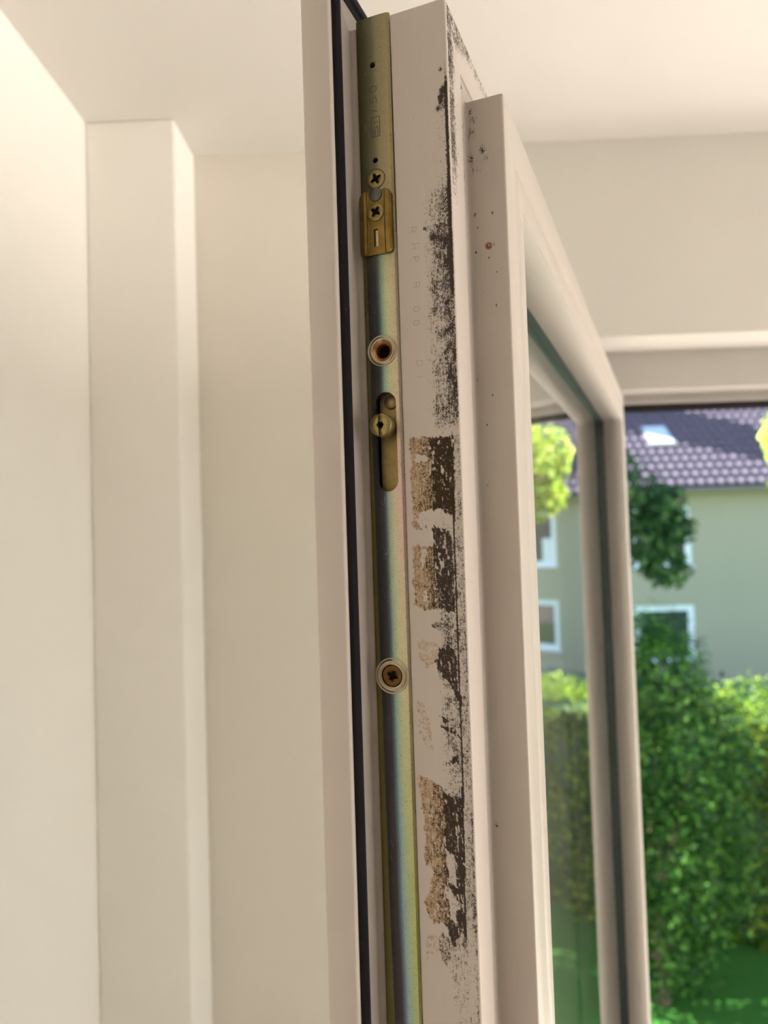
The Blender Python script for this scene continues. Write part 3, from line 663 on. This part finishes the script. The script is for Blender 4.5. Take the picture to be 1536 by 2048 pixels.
# rounded shrub before the hedge
plant('shrub', (2.75, 8.2, GZ), 'tall leafy green shrub in front of the hedge, just right of the sash', 'shrub',
      [([(2.75, 8.2, GZ), (2.75, 8.2, Z(-3)), (2.8, 8.15, Z(-1.8))], [.09, .07, .03]), ([(2.75, 8.2, Z(-4)), (3.1, 8.0, Z(-2.6))], [.05, .02])],
      [((2.78, 8.1, Z(-1.60)), (.58, .6, .75), 4200), ((2.95, 8.0, Z(-2.45)), (.80, .7, .95), 5600), ((2.9, 8.0, Z(-3.5)), (.85, .7, .9), 5200), ((2.7, 8.3, Z(-4.4)), (.8, .7, .75), 3500), ((2.2, 8.3, Z(-3.0)), (.8, .7, 1.5), 4500)], .042, M_bush, 31)
# dark tree left of the view whose bough hangs in front of the facade
plant('tree', (1.0, 8.3, GZ), 'dark green tree whose bough hangs over the shrub beside the sash', 'tree',
      [([(1.0, 8.3, GZ), (1.05, 8.3, Z(-2)), (1.1, 8.3, Z(.5)), (1.0, 8.3, Z(2.2))], [.17, .14, .10, .05]), ([(1.08, 8.3, Z(0)), (1.9, 8.1, Z(.6)), (2.6, 8.0, Z(.45)), (3.05, 8.0, Z(.1))], [.07, .05, .03, .012]), ([(1.1, 8.3, Z(.6)), (.2, 8.4, Z(1.7))], [.07, .03])],
      [((2.88, 8.0, Z(.30)), (.30, .28, .28), 500), ((3.02, 8.0, Z(.0)), (.24, .22, .20), 420), ((2.75, 8.0, Z(-.05)), (.34, .3, .42), 900), ((2.92, 7.95, Z(-.42)), (.24, .22, .24), 420), ((2.3, 8.1, Z(.4)), (.55, .5, .6), 1300), ((1.6, 8.2, Z(1.1)), (.8, .8, .8), 2000), ((.8, 8.3, Z(2.0)), (1.1, 1.1, 1.1), 2800), ((-.2, 8.3, Z(1.5)), (1.0, 1.0, .9), 2200), ((.9, 8.5, Z(.3)), (.8, .7, .6), 1500)], .055, M_dtree, 51)
# bright tree to the right
def near(p, k=.86, dx=-.12): return (p[0] * k + dx, p[1] * k, ZC + (p[2] - ZC) * k)
BT = (near((7.6, 9.0, 0))[0], near((7.6, 9.0, 0))[1], GZ)
plant('bright_tree', BT, 'sunlit yellow-green tree whose hanging foliage touches the right edge of the view', 'tree',
      [([BT, near((7.5, 9.0, Z(-1.5))), near((7.3, 9.0, Z(1.5))), near((7.0, 9.0, Z(3)))], [.16, .13, .10, .05]), ([near((7.3, 9.0, Z(1.2))), near((6.2, 8.8, Z(1.9))), near((5.3, 8.6, Z(1.3))), near((4.9, 8.6, Z(.7)))], [.07, .05, .03, .015])],
      [(near(c), tuple(v * .86 for v in r), n) for c, r, n in (((5.05, 8.8, Z(1.10)), (.42, .45, .42), 560), ((5.2, 8.8, Z(.65)), (.40, .4, .36), 480), ((4.95, 8.8, Z(.50)), (.26, .3, .24), 150), ((5.1, 8.8, Z(.33)), (.22, .2, .16), 70), ((5.6, 8.8, Z(1.35)), (.5, .5, .55), 600), ((5.5, 8.9, Z(.72)), (.36, .4, .34), 380), ((6.4, 9.0, Z(2.6)), (.9, .8, .8), 900), ((7.2, 9.0, Z(3.1)), (1.0, 1.0, .9), 1000), ((6.6, 9.0, Z(1.7)), (.6, .6, .6), 500))], .062, M_ytree, 71)

# ---- apartment block opposite
HB = 22.0
bld = empty('apartment_building', (9.0, HB, GZ), 0, 'pale green two-storey apartment block with a grey tiled roof behind the hedge', 'building')
def B(p): return (p[0] - 9.0, p[1] - HB, p[2] - GZ)
def bboxes(name, L, mat, parent=bld, off=(9.0, HB, GZ)):
    return boxes(name, [(tuple(a[i] - off[i] for i in range(3)), tuple(b[i] - off[i] for i in range(3))) for a, b in L], mat, parent)
M_fac = plaster('green_render', (.41, .365, .275, 1), sc=.6, amp=.10, bsc=25, bs=.1)
M_plinth = plaster('grey_plinth', (.16, .20, .20, 1), sc=1)
M_wht = plaster('white_window_paint', (.80, .84, .88, 1), rough=.5, amp=.02, sc=1, bsc=10, bs=0)
t = NT('house_window_glass'); M_hg = t.set((.03, .04, .04, 1), .05, spec=.9)
t = NT('curtain'); M_curt = t.set((.75, .77, .80, 1), .9)
t = NT('red_curtain'); M_rcurt = t.set((.42, .22, .20, 1), .9)
t = NT('roof_tiles'); M_tile = t.set(t.mix(t.noise(3, 4), (.062, .056, .072, 1), (.115, .10, .125, 1)), .7, spec=.06)
t = NT('gutter_zinc'); M_zinc = t.set((.14, .13, .13, 1), .6, .2)
wins = []
UZ0, UZ1, LZ0, LZ1 = Z(-1.10), Z(.72), Z(-3.95), Z(-2.27)
cols_x = [(1.9, 3.7), (7.05, 8.85), (12.25, 14.05), (17.4, 19.2)]
holes = [(a, b, z0, z1) for a, b in cols_x for z0, z1 in ((UZ0, UZ1), (LZ0, LZ1))]
EZ = Z(1.25); X0, X1 = -3.0, 24.0; RD = 11.0
# facade as strips round the openings
L = []; xs = [X0] + [v for c in cols_x for v in c] + [X1]
for i in range(0, len(xs), 2): L.append(((xs[i], HB, GZ + .6), (xs[i + 1], HB + .3, EZ)))
for a, b in cols_x: L += [((a, HB, GZ + .6), (b, HB + .3, LZ0)), ((a, HB, LZ1), (b, HB + .3, UZ0)), ((a, HB, UZ1), (b, HB + .3, EZ))]
L += [((X0, HB + .3, GZ), (X0 + .3, HB + RD, EZ)), ((X1 - .3, HB + .3, GZ), (X1, HB + RD, EZ)), ((X0, HB + RD, GZ), (X1, HB + RD + .3, EZ))]
bboxes('facade', L, M_fac)
bboxes('plinth', [((X0 - .03, HB - .03, GZ), (X1 + .03, HB + .3, GZ + .6))], M_plinth)
for i, (a, b, z0, z1) in enumerate(holes):
    w_ = bboxes('window', [((a, HB + .02, z0), (a + .17, HB + .16, z1)), ((b - .17, HB + .02, z0), (b, HB + .16, z1)), ((a + .17, HB + .02, z1 - .17), (b - .17, HB + .16, z1)), ((a + .17, HB + .02, z0), (b - .17, HB + .16, z0 + .17)), ((a - .06, HB - .08, z0 - .05), (b + .06, HB + .02, z0))], M_wht)
    bboxes('pane', [((a + .17, HB + .09, z0 + .17), (b - .17, HB + .10, z1 - .17))], M_hg, w_)
    if z0 == UZ0: bboxes('curtain', [((a + .17, HB + .05, z0 + .17), (a + .55, HB + .088, z0 + .95))], M_rcurt if i == 2 else M_curt, w_)
# pantile roof: a real waved and stepped surface
PITCH = .75
def roof_mesh():
    per, row = .30, .36; nx = int((X1 - X0 + .6) / per * 8); x = np.linspace(X0 - .3, X1 + .3, nx)
    ts = []; hs = []; nr = int(6.0 / row)
    for r in range(nr): ts += [r * row, r * row + .001, r * row + row * .5]; hs += [0 if r == 0 else -.002, .05, .025]
    ts += [nr * row]; hs += [0]
    T_, X_ = np.meshgrid(ts, x, indexing='ij'); H_ = np.array(hs)[:, None] + .075 * np.abs(np.sin(PI * (x - X0) / per))[None] ** .7
    Yw = HB - .5 + T_ - .6 * H_; Zw = EZ + PITCH * T_ + .8 * H_
    V = np.stack([X_ - 9.0, Yw - HB, Zw - GZ], -1).reshape(-1, 3); m, n = T_.shape; idx = np.arange(m * n).reshape(m, n)
    return npmesh('roof', V, np.stack([idx[:-1, :-1], idx[:-1, 1:], idx[1:, 1:], idx[1:, :-1]], -1).reshape(-1, 4))
roof = link('roof', roof_mesh(), M_tile, bld); roof['label'] = 'grey pantile roof slope'
RZ = EZ + PITCH * 5.76; RY = HB - .5 + 5.76
Vb = [(X0 - .3, RY, RZ), (X1 + .3, RY, RZ), (X1 + .3, HB + RD + .5, EZ), (X0 - .3, HB + RD + .5, EZ), (X0 - .3, HB - .5, EZ - .06), (X1 + .3, HB - .5, EZ - .06)]
o = link('roof_back', rawmesh('roof_back', [B(v) for v in Vb], [(0, 1, 2, 3), (3, 2, 5, 4), (0, 3, 4), (1, 5, 2)]), M_tile, bld)
bboxes('gutter', [((X0 - .3, HB - .60, EZ - .11), (X1 + .3, HB - .48, EZ + .01))], M_zinc)
bboxes('fascia', [((X0 - .3, HB - .48, EZ - .16), (X1 + .3, HB + .02, EZ - .06))], M_fac)
def rp(x, tt, h=0): return (x, HB - .5 + tt - .6 * h, EZ + PITCH * tt + .8 * h)
def slope_slab(name, x0, x1, t0, t1, h0, h1, mat, parent):
    V = [B(rp(x, tt, h)) for h in (h0, h1) for x, tt in ((x0, t0), (x1, t0), (x1, t1), (x0, t1))]
    o = link(name, rawmesh(name, V, [(0, 3, 2, 1), (4, 5, 6, 7), (0, 1, 5, 4), (1, 2, 6, 5), (2, 3, 7, 6), (3, 0, 4, 7)]), mat, parent); fix_normals(o); return o
rw = slope_slab('roof_window', 8.22, 9.12, 1.85, 2.95, .0, .12, M_zinc, bld)
t = NT('skylight_glass'); M_sky = t.set((.36, .46, .56, 1), .2, spec=.7)
slope_slab('pane', 8.30, 9.04, 1.97, 2.85, .10, .135, M_sky, rw)
ch = bboxes('chimney', [((4.2, HB - .5 + 4.35, EZ + 2.5), (5.4, HB - .5 + 5.90, EZ + PITCH * 5.5 + 4.6))], M_plinth)
